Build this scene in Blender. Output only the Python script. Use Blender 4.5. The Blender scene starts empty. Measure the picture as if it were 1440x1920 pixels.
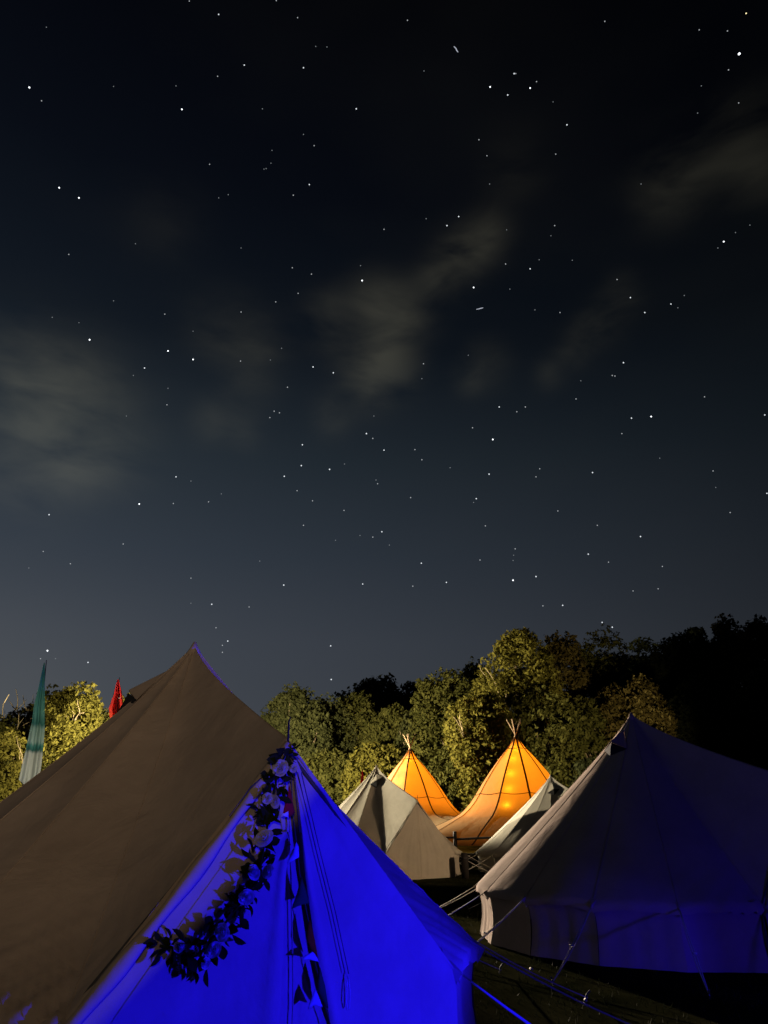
import bpy, math, random
import numpy as np
from mathutils import Vector, Matrix

R_ = math.radians
scene = bpy.context.scene
COL = scene.collection
rng = np.random.default_rng(7)
random.seed(7)

# ------------------------------------------------------------------ camera
CAM = np.array([0.0, 0.0, 1.5])
PITCH = R_(23.0)
F = 1350.0                     # focal length in pixels of the 1440 x 1920 frame
cd = bpy.data.cameras.new('camera')
cam = bpy.data.objects.new('camera', cd)
COL.objects.link(cam)
cam.location = CAM
cam.rotation_euler = (R_(90) + PITCH, 0, 0)
cd.sensor_fit = 'VERTICAL'
cd.sensor_height = 36.0
cd.lens = F / 1920 * 36.0
cd.clip_end = 6000
cd.clip_start = 0.05
scene.camera = cam

# ------------------------------------------------------------------ world, view
scene.view_settings.view_transform = 'Standard'
scene.view_settings.look = 'None'
scene.view_settings.exposure = 0
scene.view_settings.gamma = 1
scene.view_settings.use_curve_mapping = False
w = bpy.data.worlds.new('World')
scene.world = w
w.use_nodes = True
w.node_tree.nodes['Background'].inputs[0].default_value = (0.0012, 0.0018, 0.003, 1)
w.node_tree.nodes['Background'].inputs[1].default_value = 1.0
scene.cycles.use_denoising = True
scene.cycles.max_bounces = 5
scene.cycles.diffuse_bounces = 3
scene.cycles.sample_clamp_indirect = 3.0


def lamp(name, loc, power, color, radius=.1, target=None, cone=None, blend=.3):
    ld = bpy.data.lights.new(name, 'SPOT' if cone else 'POINT')
    ld.energy = power
    ld.color = color
    ld.shadow_soft_size = radius
    o = bpy.data.objects.new(name, ld)
    COL.objects.link(o)
    o.location = loc
    if cone:
        ld.spot_size = R_(cone)
        ld.spot_blend = blend
        o.rotation_euler = (Vector(target) - Vector(loc)).to_track_quat('-Z', 'Y').to_euler()
    return o


# the site's lamps: one tall floodlight across the field, a yard lamp behind the
# photographer, a blue uplight by the near tent; added fill is marked per line
lamp('field_floodlight', (-9.5, 45.0, 4.8), 56000, (1.0, .84, .54), .25, (-8.5, 66, 6.5), 166, .25)
lamp('tipi_spot', (-9.6, 44.6, 4.6), 36000, (1.0, .80, .52), .2, (4.4, 41.5, 3.6), 56, .5)  # added beam beside the floodlight, brightens the tipi cloth and poles
lamp('side_spot', (-9.5, 45.0, 4.7), 115000, (1.0, .86, .62), .2, (4.8, 24, 1.6), 9.5, .6)  # added narrow beam, lifts the left edge of the half-hidden pale tent
lamp('red_flag_fill', (-10.2, 17.5, .4), 2200, (1.0, .82, .6), .06, (-7.5, 20, 4.2), 40, .6)  # made-up lamp, there only to brighten the red flag
lamp('far_spot', (-9.5, 45.0, 4.9), 150000, (1.0, .80, .60), .2, (2.0, 10.8, 1.9), 9.5, .6)  # added narrow beam for the warm strip on the right tent
lamp('teal_flag_fill', (-5.3, 11.2, .4), 330, (1.0, .88, .66), .06, (-6.75, 14, 3.0), 34, .6)  # unseen fill, put in to brighten the teal flag
lamp('field_spot', (-13, 25.5, 3.3), 16000, (1.0, .86, .62), .12, (-1.2, 23, 1.9), 24, .5)
lamp('yard_lamp', (.98, -8.69, 3.48), 1480, (1.0, .71, .50), .02, (-3.75, 6.3, 4.1), 38, .8)
lamp('tent_door_fill', (6.0, 17.3, 2.4), 620, (1.0, .68, .42), .1, (.3, 22, 1.2), 50, .6)  # invented fill from the right for the small tent's door
lamp('blue_uplight', (3.4, 2.7, .15), 1700, (.008, .004, 1.0), .03, (-.5, 4.7, 1.1), 56, .5)
lamp('blue_side_light', (5.4, 4.6, .35), 135, (.03, .01, 1.0), .15)  # extra blue lamp, added to tint the right tent
lamp('blue_wall_spot', (4.9, 5.0, .3), 170, (.02, .01, 1.0), .05, (2.75, 8.9, .2), 22, 1.0)  # extra beam, added for the blue patch on the right tent's wall
lamp('tiny_flag_fill', (-2.6, 27.0, .4), 160, (1.0, .82, .6), .06, (-.85, 29, 3.0), 40, .6)  # added fill for the tiny red flag, no lamp stands there
lamp('right_trees_fill', (16.0, 38.0, 3.0), 10500, (1.0, .80, .46), .2, (14.5, 60, 8), 54, .8)  # unseen fill, added to lift the trees on the right
lamp('left_trees_fill', (-25, 37, 3.0), 9500, (1.0, .84, .52), .2, (-25, 54, 5), 80, .5)  # unseen fill, added for the dark tree tops at far left
# lamps hung inside the two tipis
TIPI_LAMPS = []


# ------------------------------------------------------------------ geometry helpers
def ray(px, py):
    u = (px - 720) / F
    v = (960 - py) / F
    return np.array([u, math.cos(PITCH) - v * math.sin(PITCH), math.sin(PITCH) + v * math.cos(PITCH)])


def at(px, py, Y):
    d = ray(px, py)
    return CAM + d * (Y / d[1])


def thing(name, label, cat, loc=(0, 0, 0), group=None, kind=None):
    o = bpy.data.objects.new(name, None)
    COL.objects.link(o)
    o.empty_display_size = .2
    o.location = loc
    o['label'] = label
    o['category'] = cat
    if group:
        o['group'] = group
    if kind:
        o['kind'] = kind
    return o


def wloc(o):
    p = np.zeros(3)
    while o is not None:
        p = p + np.array(o.location)
        o = o.parent
    return p


def mesh(name, V, Fc, mat, smooth=True, uv=None):
    me = bpy.data.meshes.new(name)
    V = np.asarray(V, dtype=np.float32).reshape(-1, 3)
    if isinstance(Fc, np.ndarray):
        n, k = Fc.shape
        me.vertices.add(len(V))
        me.vertices.foreach_set('co', V.ravel())
        me.loops.add(n * k)
        me.loops.foreach_set('vertex_index', Fc.astype(np.int32).ravel())
        me.polygons.add(n)
        me.polygons.foreach_set('loop_start', np.arange(0, n * k, k, dtype=np.int32))
        me.polygons.foreach_set('loop_total', np.full(n, k, dtype=np.int32))
        me.update(calc_edges=True)
    else:
        me.from_pydata([tuple(map(float, v)) for v in V], [], Fc)
    if smooth:
        me.polygons.foreach_set('use_smooth', np.ones(len(me.polygons), dtype=bool))
    if mat:
        for m in (mat if isinstance(mat, (list, tuple)) else [mat]):
            me.materials.append(m)
    me.update()
    return me


def obj(name, V, Fc, mat, parent=None, smooth=True, kind=None, label=None):
    """world-space vertices, linked as one mesh object under parent"""
    base = wloc(parent)
    me = mesh(name, np.asarray(V, dtype=float).reshape(-1, 3) - base, Fc, mat, smooth)
    o = bpy.data.objects.new(name, me)
    COL.objects.link(o)
    if parent is not None:
        o.parent = parent
    if kind:
        o['kind'] = kind
    if label:
        o['label'] = label
    return o


def grid_faces(nu, nv, wrap=False):
    i = np.arange(nu if wrap else nu - 1)
    j = np.arange(nv - 1)
    I, J = np.meshgrid(i, j, indexing='ij')
    I2 = (I + 1) % nu
    f = np.stack([I * nv + J, I2 * nv + J, I2 * nv + J + 1, I * nv + J + 1], -1)
    return f.reshape(-1, 4)


def tube(pts, rad, seg=6, cap=True):
    pts = np.asarray(pts, float)
    n = len(pts)
    rad = np.full(n, rad) if np.isscalar(rad) else np.asarray(rad, float)
    tan = np.gradient(pts, axis=0)
    tan /= np.linalg.norm(tan, axis=1)[:, None] + 1e-9
    up = np.array([0, 0, 1.0]) if abs(tan[0][2]) < .9 else np.array([1.0, 0, 0])
    V = []
    a = np.linspace(0, 2 * math.pi, seg, endpoint=False)
    for k in range(n):
        s = np.cross(tan[k], up)
        s /= np.linalg.norm(s) + 1e-9
        t = np.cross(s, tan[k])
        up = t
        V.append(pts[k] + rad[k] * (np.cos(a)[:, None] * s + np.sin(a)[:, None] * t))
    V = np.concatenate(V)
    Fc = []
    for k in range(n - 1):
        for q in range(seg):
            q2 = (q + 1) % seg
            Fc.append((k * seg + q, k * seg + q2, (k + 1) * seg + q2, (k + 1) * seg + q))
    if cap:
        Fc.append(tuple(range(seg))[::-1])
        Fc.append(tuple((n - 1) * seg + q for q in range(seg)))
    return V, Fc


class Bag:
    def __init__(s):
        s.V, s.F, s.n = [], [], 0

    def add(s, V, Fc):
        s.V.append(np.asarray(V, float).reshape(-1, 3))
        s.F += [tuple(int(i) + s.n for i in f) for f in Fc]
        s.n += len(s.V[-1])

    def build(s, name, mat, parent, **k):
        return obj(name, np.concatenate(s.V), s.F, mat, parent, **k)


# ------------------------------------------------------------------ materials
def new_mat(name):
    m = bpy.data.materials.new(name)
    m.use_nodes = True
    nt = m.node_tree
    nt.nodes.clear()
    out = nt.nodes.new('ShaderNodeOutputMaterial')
    return m, nt, out


def N(nt, t, **inp):
    n = nt.nodes.new(t)
    for k, v in inp.items():
        n.inputs[k.replace('_', ' ')].default_value = v
    return n


def cloth_mat(name, base, transl=.15, weave=260, var=.12, wr=.012, tcol=None, stain=None):
    m, nt, out = new_mat(name)
    L = nt.links.new
    tc = N(nt, 'ShaderNodeTexCoord')
    n1 = N(nt, 'ShaderNodeTexNoise', Scale=1.7, Detail=6.0, Roughness=.6)
    L(tc.outputs['Object'], n1.inputs['Vector'])
    n2 = N(nt, 'ShaderNodeTexNoise', Scale=weave, Detail=2.0)
    L(tc.outputs['Object'], n2.inputs['Vector'])
    ramp = nt.nodes.new('ShaderNodeValToRGB')
    b = np.array(base)
    ramp.color_ramp.elements[0].position = .3
    ramp.color_ramp.elements[1].position = .72
    ramp.color_ramp.elements[0].color = (*(b * (1 - var) * (np.array(stain) if stain else 1)), 1)
    ramp.color_ramp.elements[1].color = (*np.minimum(b * (1 + var), .9), 1)
    L(n1.outputs['Fac'], ramp.inputs['Fac'])
    mixc = nt.nodes.new('ShaderNodeMixRGB')
    mixc.blend_type = 'MULTIPLY'
    mixc.inputs['Fac'].default_value = .25
    L(ramp.outputs['Color'], mixc.inputs['Color1'])
    L(n2.outputs['Color'], mixc.inputs['Color2'])
    # broad slack-cloth wrinkles plus the weave itself
    n3 = N(nt, 'ShaderNodeTexNoise', Scale=2.6, Detail=5.0, Roughness=.55)
    n3.inputs['Distortion'].default_value = .7
    L(tc.outputs['Object'], n3.inputs['Vector'])
    bump = N(nt, 'ShaderNodeBump', Strength=.6, Distance=wr * 3)
    L(n3.outputs['Fac'], bump.inputs['Height'])
    bump2 = N(nt, 'ShaderNodeBump', Strength=.35, Distance=.002)
    L(n2.outputs['Fac'], bump2.inputs['Height'])
    L(bump.outputs['Normal'], bump2.inputs['Normal'])
    p = nt.nodes.new('ShaderNodeBsdfPrincipled')
    p.inputs['Roughness'].default_value = .92
    p.inputs['Specular IOR Level'].default_value = .03
    L(mixc.outputs['Color'], p.inputs['Base Color'])
    L(bump2.outputs['Normal'], p.inputs['Normal'])
    if transl > 0:
        t = nt.nodes.new('ShaderNodeBsdfTranslucent')
        if tcol:
            t.inputs['Color'].default_value = (*tcol, 1)
        else:
            L(mixc.outputs['Color'], t.inputs['Color'])
        mx = nt.nodes.new('ShaderNodeMixShader')
        mx.inputs['Fac'].default_value = transl
        L(p.outputs[0], mx.inputs[1])
        L(t.outputs[0], mx.inputs[2])
        L(mx.outputs[0], out.inputs['Surface'])
    else:
        L(p.outputs[0], out.inputs['Surface'])
    return m


def plain_mat(name, base, rough=.7, scale=20, var=.25, metal=0, bump_d=.003, stretch=(1, 1, 1)):
    m, nt, out = new_mat(name)
    L = nt.links.new
    tc = N(nt, 'ShaderNodeTexCoord')
    mp = N(nt, 'ShaderNodeMapping')
    mp.inputs['Scale'].default_value = stretch
    L(tc.outputs['Object'], mp.inputs['Vector'])
    n1 = N(nt, 'ShaderNodeTexNoise', Scale=scale, Detail=5.0)
    L(mp.outputs[0], n1.inputs['Vector'])
    ramp = nt.nodes.new('ShaderNodeValToRGB')
    b = np.array(base)
    ramp.color_ramp.elements[0].position = .3
    ramp.color_ramp.elements[1].position = .7
    ramp.color_ramp.elements[0].color = (*(b * (1 - var)), 1)
    ramp.color_ramp.elements[1].color = (*np.minimum(b * (1 + var), .95), 1)
    L(n1.outputs['Fac'], ramp.inputs['Fac'])
    p = nt.nodes.new('ShaderNodeBsdfPrincipled')
    p.inputs['Roughness'].default_value = rough
    p.inputs['Metallic'].default_value = metal
    L(ramp.outputs['Color'], p.inputs['Base Color'])
    bp = N(nt, 'ShaderNodeBump', Strength=.5, Distance=bump_d)
    L(n1.outputs['Fac'], bp.inputs['Height'])
    L(bp.outputs['Normal'], p.inputs['Normal'])
    L(p.outputs[0], out.inputs['Surface'])
    return m


def leaf_mat(name, c0, c1, transl=.3):
    m, nt, out = new_mat(name)
    L = nt.links.new
    g = nt.nodes.new('ShaderNodeNewGeometry')
    tc = N(nt, 'ShaderNodeTexCoord')
    n = N(nt, 'ShaderNodeTexNoise', Scale=.55, Detail=3.0)
    L(tc.outputs['Object'], n.inputs['Vector'])
    mth = N(nt, 'ShaderNodeMath')
    mth.operation = 'MULTIPLY_ADD'
    L(g.outputs['Random Per Island'], mth.inputs[0])
    mth.inputs[1].default_value = .55
    m2 = N(nt, 'ShaderNodeMath')
    m2.operation = 'MULTIPLY_ADD'
    L(n.outputs['Fac'], m2.inputs[0])
    m2.inputs[1].default_value = 1.0
    m2.inputs[2].default_value = -.28
    L(m2.outputs[0], mth.inputs[2])
    ramp = nt.nodes.new('ShaderNodeValToRGB')
    ramp.color_ramp.elements[0].color = (*c0, 1)
    ramp.color_ramp.elements[1].color = (*c1, 1)
    L(mth.outputs[0], ramp.inputs['Fac'])
    d = nt.nodes.new('ShaderNodeBsdfPrincipled')
    d.inputs['Roughness'].default_value = .8
    d.inputs['Specular IOR Level'].default_value = .03
    L(ramp.outputs['Color'], d.inputs['Base Color'])
    t = nt.nodes.new('ShaderNodeBsdfTranslucent')
    L(ramp.outputs['Color'], t.inputs['Color'])
    mx = nt.nodes.new('ShaderNodeMixShader')
    mx.inputs['Fac'].default_value = transl
    L(d.outputs[0], mx.inputs[1])
    L(t.outputs[0], mx.inputs[2])
    L(mx.outputs[0], out.inputs['Surface'])
    return m


M = {}
M['canvas'] = cloth_mat('sand_canvas', (.52, .44, .34), .04, wr=.013, var=.16)
M['canvas_pale'] = cloth_mat('pale_canvas', (.62, .57, .46), .06, wr=.008)
M['canvas_rose'] = cloth_mat('washed_canvas', (.58, .46, .38), .0, wr=.008)
M['canvas_olive'] = cloth_mat('dull_canvas', (.30, .27, .22), .03, wr=.008)
M['tape'] = cloth_mat('seam_tape', (.38, .31, .22), .0)
M['mesh_net'] = plain_mat('vent_net', (.012, .012, .012), .9, 300)
M['rope'] = plain_mat('cotton_rope', (.62, .60, .55), .85, 400, .3, bump_d=.002)
M['dark_cord'] = plain_mat('dark_cord', (.06, .05, .05), .8, 300)
M['steel'] = plain_mat('dull_steel', (.07, .068, .065), .8, 60, .3, .0)
M['pole_wood'] = plain_mat('peeled_pole_wood', (.42, .30, .17), .75, 14, .3, stretch=(1, 1, .2))
M['fence_wood'] = plain_mat('weathered_fence_wood', (.011, .008, .006), .85, 16, .4, bump_d=.01, stretch=(1, 1, .3))
M['bark'] = plain_mat('bark', (.20, .15, .085), .9, 9, .45, bump_d=.03, stretch=(1, 1, .25))
M['bark_pale'] = plain_mat('pale_bare_bark', (.34, .27, .15), .9, 9, .3, bump_d=.02)
M['tipi'] = cloth_mat('tipi_canvas', (.60, .45, .27), .55, wr=.02, tcol=(.92, .42, .045))
M['tipi_seam_shade'] = cloth_mat('tipi_webbing_pole_shade', (.10, .045, .015), .0)  # webbing, darkened for the shadow lines of poles behind the cloth
M['rose'] = cloth_mat('white_silk_petal', (.80, .78, .76), .45, var=.05, wr=.001)
M['green_leaf'] = leaf_mat('garland_leaf_green', (.012, .022, .003), (.034, .045, .007), .08)
M['grass'] = leaf_mat('grass_blade', (.008, .011, .004), (.020, .025, .009), .15)
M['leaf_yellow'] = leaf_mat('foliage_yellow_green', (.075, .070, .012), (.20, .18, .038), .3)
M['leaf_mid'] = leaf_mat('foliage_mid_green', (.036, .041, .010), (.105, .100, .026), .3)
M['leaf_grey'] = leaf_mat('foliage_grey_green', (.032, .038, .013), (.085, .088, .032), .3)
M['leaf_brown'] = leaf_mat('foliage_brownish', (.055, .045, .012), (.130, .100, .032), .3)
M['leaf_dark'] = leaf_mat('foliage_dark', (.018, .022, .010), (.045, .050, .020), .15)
for nm, c in (('red', (.42, .018, .02)), ('pale', (.68, .70, .72)), ('green', (.05, .20, .05)),
              ('orange', (.55, .17, .012)), ('yellow', (.6, .42, .03))):
    M['pen_' + nm] = cloth_mat('pennant_' + nm, c, .12, var=.06, wr=.002)


# ------------------------------------------------------------------ sky
def sky_dome():
    m, nt, out = new_mat('night_sky')
    L = nt.links.new
    tc = N(nt, 'ShaderNodeTexCoord')
    nrm = nt.nodes.new('ShaderNodeVectorMath')
    nrm.operation = 'NORMALIZE'
    L(tc.outputs['Object'], nrm.inputs[0])
    sep = nt.nodes.new('ShaderNodeSeparateXYZ')
    L(nrm.outputs[0], sep.inputs[0])
    ramp = nt.nodes.new('ShaderNodeValToRGB')
    cr = ramp.color_ramp
    stops = [(0.0, (.060, .066, .078)), (.10, (.055, .063, .077)), (.22, (.048, .057, .073)), (.33, (.031, .041, .056)),
             (.45, (.0180, .0265, .0365)), (.58, (.0062, .0098, .0158)), (.72, (.0030, .0044, .0082)),
             (.86, (.0013, .0018, .0036)), (1.0, (.0008, .0011, .0022))]
    cr.elements[0].position = 0
    cr.elements[0].color = (*stops[0][1], 1)
    cr.elements[1].position = 1
    cr.elements[1].color = (*stops[-1][1], 1)
    for p_, c_ in stops[1:-1]:
        e = cr.elements.new(p_)
        e.color = (*c_, 1)
    L(sep.outputs['Z'], ramp.inputs['Fac'])

    def dot(v, out_=True):
        d = nt.nodes.new('ShaderNodeVectorMath')
        d.operation = 'DOT_PRODUCT'
        L(nrm.outputs[0], d.inputs[0])
        d.inputs[1].default_value = v
        return d.outputs['Value']

    def math_(op, a, b=None, c=None, clamp=False):
        n = nt.nodes.new('ShaderNodeMath')
        n.operation = op
        n.use_clamp = clamp
        for k, x in enumerate((a, b, c)):
            if x is None:
                continue
            if isinstance(x, (int, float)):
                n.inputs[k].default_value = x
            else:
                L(x, n.inputs[k])
        return n.outputs[0]

    # town glow low in the sky, strongest ahead and to the left, fading eastwards
    side = math_('MULTIPLY_ADD', dot((-.86, .5, 0)), .86, .34)
    side = math_('MAXIMUM', side, .06)
    # clouds: soft streaky noise gathered round a few banks
    mp = N(nt, 'ShaderNodeMapping')
    mp.inputs['Rotation'].default_value = (0, R_(40), 0)
    mp.inputs['Scale'].default_value = (1.0, 1.0, 2.6)
    L(nrm.outputs[0], mp.inputs['Vector'])
    nz = N(nt, 'ShaderNodeTexNoise', Scale=7.5, Detail=4.5, Roughness=.5)
    nz.inputs['Distortion'].default_value = .35
    L(mp.outputs[0], nz.inputs['Vector'])
    nz2 = N(nt, 'ShaderNodeTexNoise', Scale=2.6, Detail=3.0, Roughness=.5)
    L(mp.outputs[0], nz2.inputs['Vector'])
    banks = [(0, 690, 3.6, .55), (90, 700, 3.8, .65), (160, 770, 4.0, .7), (40, 800, 4.4, .7), (200, 850, 3.4, .55), (60, 890, 3.6, .6), (140, 900, 2.2, .5),
             (620, 600, 2.2, .8), (700, 560, 2.0, .7), (760, 580, 2.4, .8), (710, 640, 2.4, 1.0), (680, 720, 2.2, .9), (620, 780, 1.6, .6), (740, 690, 2.2, .7),
             (830, 520, 1.8, .9), (870, 475, 1.9, 1.0), (915, 440, 1.7, .8), (1030, 700, 1.2, .45), (1075, 655, 1.4, .55), (1120, 610, 1.6, .6), (1165, 555, 1.5, .5),
             (1250, 350, 2.4, .5), (1330, 300, 2.6, .36), (1400, 240, 2.6, .36), (1430, 330, 2.4, .3), (420, 620, 2.6, .55), (490, 640, 2.2, .5), (400, 790, 1.8, .5),
             (460, 810, 1.4, .45), (305, 420, 3.0, .16), (960, 320, 2.4, .18), (915, 680, 1.8, .5), (880, 710, 1.3, .5), (470, 730, 2.4, .35)]
    total = None
    for px, py, rad, amp in banks:
        d = ray(px, py)
        d = d / np.linalg.norm(d)
        k = 1 / (1 - math.cos(R_(rad)))
        e = math_('MULTIPLY', math_('SUBTRACT', dot(tuple(d)), 1.0), k * 1.3)
        e = math_('MULTIPLY', math_('EXPONENT', e), amp)
        total = e if total is None else math_('ADD', total, e)
    wisp = math_('MULTIPLY_ADD', nz.outputs['Fac'], 3.2, -.95, clamp=True)
    cloud = math_('MULTIPLY', total, wisp)
    wide = math_('MULTIPLY', math_('MULTIPLY_ADD', nz2.outputs['Fac'], 2.5, -1.1, clamp=True), .07)
    cloud = math_('ADD', cloud, wide)
    for px, py, rad, amp in ((-40, 1420, 10, .75), (120, 780, 8, .08)):   # the glow of a town low on the left, and the thin veil over it
        d = ray(px, py)
        d = d / np.linalg.norm(d)
        e = math_('MULTIPLY', math_('SUBTRACT', dot(tuple(d)), 1.0), 1.3 / (1 - math.cos(R_(rad))))
        cloud = math_('ADD', cloud, math_('MULTIPLY', math_('EXPONENT', e), amp))
    mixs = nt.nodes.new('ShaderNodeMixRGB')
    mixs.blend_type = 'MULTIPLY'
    mixs.inputs['Fac'].default_value = 1
    L(ramp.outputs['Color'], mixs.inputs['Color1'])
    cmb = nt.nodes.new('ShaderNodeCombineXYZ')
    for i in range(3):
        L(side, cmb.inputs[i])
    L(cmb.outputs[0], mixs.inputs['Color2'])
    add = nt.nodes.new('ShaderNodeMixRGB')
    add.blend_type = 'ADD'
    add.inputs['Fac'].default_value = 1
    cc = nt.nodes.new('ShaderNodeVectorMath')
    cc.operation = 'SCALE'
    cc.inputs[0].default_value = (.026, .0245, .0165)
    L(cloud, cc.inputs['Scale'])
    L(mixs.outputs[0], add.inputs['Color1'])
    L(cc.outputs[0], add.inputs['Color2'])
    em = nt.nodes.new('ShaderNodeEmission')
    L(add.outputs[0], em.inputs['Color'])
    em.inputs['Strength'].default_value = 1
    L(em.outputs[0], out.inputs['Surface'])
    m.cycles.emission_sampling = 'NONE'
    RD = 1600
    nu, nv = 64, 26
    V = []
    for i in range(nu):
        a = 2 * math.pi * i / nu
        for j in range(nv):
            e = R_(-3 + 93 * j / (nv - 1))
            V.append((RD * math.cos(e) * math.cos(a), RD * math.cos(e) * math.sin(a), RD * math.sin(e)))
    sky = obj('sky', V, grid_faces(nu, nv, True), m, kind='structure')
    return sky


sky = sky_dome()
STARS = """55,164,3 78,189,1 87,51,.5 355,2,1 518,1,1 410,27,1.5 558,33,1 592,87,.6 613,88,.6 458,122,1.5 569,127,1.5 408,143,1 330,161,.7
213,162,.4 341,205,2.5 492,204,.8 668,204,2 569,252,.8 589,273,1 510,282,.6 508,306,.6 495,317,.6 499,316,.8 393,308,1 111,352,2.5 148,371,2.3
580,346,1.5 550,366,1.2 410,371,.6 428,365,.7 254,457,.6 452,465,.6 129,477,1 764,38,1 1134,40,1.2 1399,25,2 1311,56,1 1364,58,1.2
1386,101,4.4 1366,131,1.3 795,133,.5 964,138,2 967,138,1 919,163,2.2 1006,153,1.2 994,165,2.2 952,178,2 1315,161,.6 1385,193,.9 1037,191,.4
1308,212,.8 1063,234,2 898,262,1.2 913,292,.9 1042,289,.9 918,345,.8 1202,345,.8 799,410,.8 860,406,1.8 838,423,1.8 720,430,1 1040,423,1.2
1033,442,.5 950,431,.4 1406,422,.8 1379,436,.6 1357,453,2.3 1346,465,.8 548,502,1 584,514,1.2 676,498,.8 679,526,2.8 559,550,1 517,566,1
213,564,.8 309,589,1 452,585,1.2 98,595,.8 148,605,.4 168,637,2.8 362,621,.6 315,658,2.2 528,653,.8 362,674,2.3 451,677,1 507,675,.4
271,690,1.8 250,704,.8 587,688,2 625,699,1.5 315,728,.8 539,726,1.2 313,759,1.1 237,780,.6 514,771,1.2 524,774,1 506,783,1 701,780,.6
687,813,2 699,822,1.3 567,834,1.5 565,873,2 618,880,2 646,870,.7 533,893,1.8 330,894,1.6 358,902,.8 705,900,.8 708,907,.9 948,495,1.2
994,504,1.6 1011,487,.7 1073,488,.5 888,539,2.2 956,542,.8 1157,524,1.2 1182,558,1.5 1003,581,.8 1050,586,.9 1209,586,1.6 1258,570,1.4
1283,554,.8 1271,577,.5 794,682,1 791,710,.8 878,666,.5 1169,680,2 1148,704,1.2 1153,705,1.2 1089,714,.7 1080,748,1.2 936,763,1.4 969,772,1
985,763,1.2 1321,744,1 1434,778,1.5 1184,784,1.8 1221,781,2.5 886,802,1.3 924,824,2.5 1166,813,1.1 720,844,1.5 778,843,1 791,862,1.2
1237,859,.7 844,877,.7 261,945,2.2 325,944,1 391,941,1 415,926,.7 92,965,1.8 557,920,1 586,939,.9 645,957,1.1 569,985,1.3 716,997,1.6
699,1007,1.2 675,1004,.7 629,1013,.6 231,1020,1.2 81,1034,1 132,1057,1.2 54,1065,.7 487,1052,.8 358,1084,.9 532,1097,2 680,1095,1.5
397,1133,1.7 358,1131,.6 467,1138,.9 405,1177,1.1 427,1202,1.6 417,1210,1.2 417,1223,1 620,1211,1.7 621,1274,2 89,1220,3 76,1235,.9
104,1235,.8 165,1242,1.8 1012,879,1 1005,894,1 1111,886,1.8 917,889,1.8 1337,883,1.2 1342,914,.6 1438,925,1.6 770,933,1.1 893,935,1.6
888,942,.6 1046,958,1.1 1369,961,1.2 910,986,1 1120,985,1 1201,1006,2 730,1022,.8 966,1029,1.2 963,1041,.6 962,1051,.8 900,1050,1.2
790,1056,1.5 1103,1039,1.7 1141,1054,.9 1242,1062,1.1 1005,1081,2 962,1088,2.5 774,1099,1.2 837,1092,1.5 1234,1104,.9 1187,1108,.9
1018,1136,1.2 1055,1135,1.8 1129,1167,1.5 1148,1176,1.8"""


def star_material(name, s, tint=(1, 1, 1)):
    m, nt, out = new_mat(name)
    em = nt.nodes.new('ShaderNodeEmission')
    em.inputs['Color'].default_value = (*tint, 1)
    em.inputs['Strength'].default_value = s
    nt.links.new(em.outputs[0], out.inputs['Surface'])
    m.cycles.emission_sampling = 'NONE'
    return m


def ico():
    t = (1 + 5 ** .5) / 2
    V = np.array([(-1, t, 0), (1, t, 0), (-1, -t, 0), (1, -t, 0), (0, -1, t), (0, 1, t), (0, -1, -t), (0, 1, -t), (t, 0, -1), (t, 0, 1), (-t, 0, -1), (-t, 0, 1)])
    V = V / np.linalg.norm(V[0])
    Fc = [(0, 11, 5), (0, 5, 1), (0, 1, 7), (0, 7, 10), (0, 10, 11), (1, 5, 9), (5, 11, 4), (11, 10, 2), (10, 7, 6), (7, 1, 8), (3, 9, 4), (3, 4, 2), (3, 2, 6), (3, 6, 8), (3, 8, 9), (4, 9, 5), (2, 4, 11), (6, 2, 10), (8, 6, 7), (9, 8, 1)]
    return V, Fc


iv, if_ = ico()
star_classes = []
for s, t in ((.22, (.85, .93, 1)), (.45, (.9, .95, 1)), (1.0, (.88, .94, 1)), (2.2, (.92, .96, 1))):
    mt = star_material('starlight', s, t)
    star_classes.append(mesh('star', iv, if_, mt))
star_warm = mesh('star', iv, if_, star_material('starlight_warm', 1.5, (1, .85, .45)))
for tok in STARS.split():
    px, py, b = map(float, tok.split(','))
    d = ray(px, py)
    nrm_ = np.linalg.norm(d)
    p = CAM + d / nrm_ * 1500
    k = 0 if b < .9 else 1 if b < 1.4 else 2 if b < 2.1 else 3
    o = bpy.data.objects.new('star', star_warm if (px, py) == (1399, 25) else star_classes[k])
    COL.objects.link(o)
    o.parent = sky
    o.location = p
    rr = (.86 + .25 * b) * 1500 / F / nrm_ * (1.25 if b > 4 else 1)
    o.scale = (rr, rr, rr)
for (a, b_) in (((851, 87), (859, 98)), ((893, 580), (906, 577))):
    q = []
    for f in (0, .33, .66, 1):
        d = ray(a[0] + (b_[0] - a[0]) * f + (1.2 if .2 < f < .5 else 0), a[1] + (b_[1] - a[1]) * f)
        q.append(CAM + d / np.linalg.norm(d) * 1490)
    V, Fc = tube(q, [.5, .8, .9, .5], 5)
    obj('streak', V, Fc, star_material('streak_light', .55, (.8, .85, 1)), sky)


# ------------------------------------------------------------------ ground
def hill_z(x, y):
    x = np.asarray(x, float)
    y = np.asarray(y, float)
    rise = np.clip((y - 62 + .12 * x) / 42, 0, 1)
    rise = rise * rise * (3 - 2 * rise)
    h = 5.0 + 7.5 * np.clip((x + 5) / 45, 0, 1.3)
    return rise * h + .05 * np.sin(x * .31) * np.cos(y * .23) * np.clip((y - 4) / 10, 0, 1)


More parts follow.
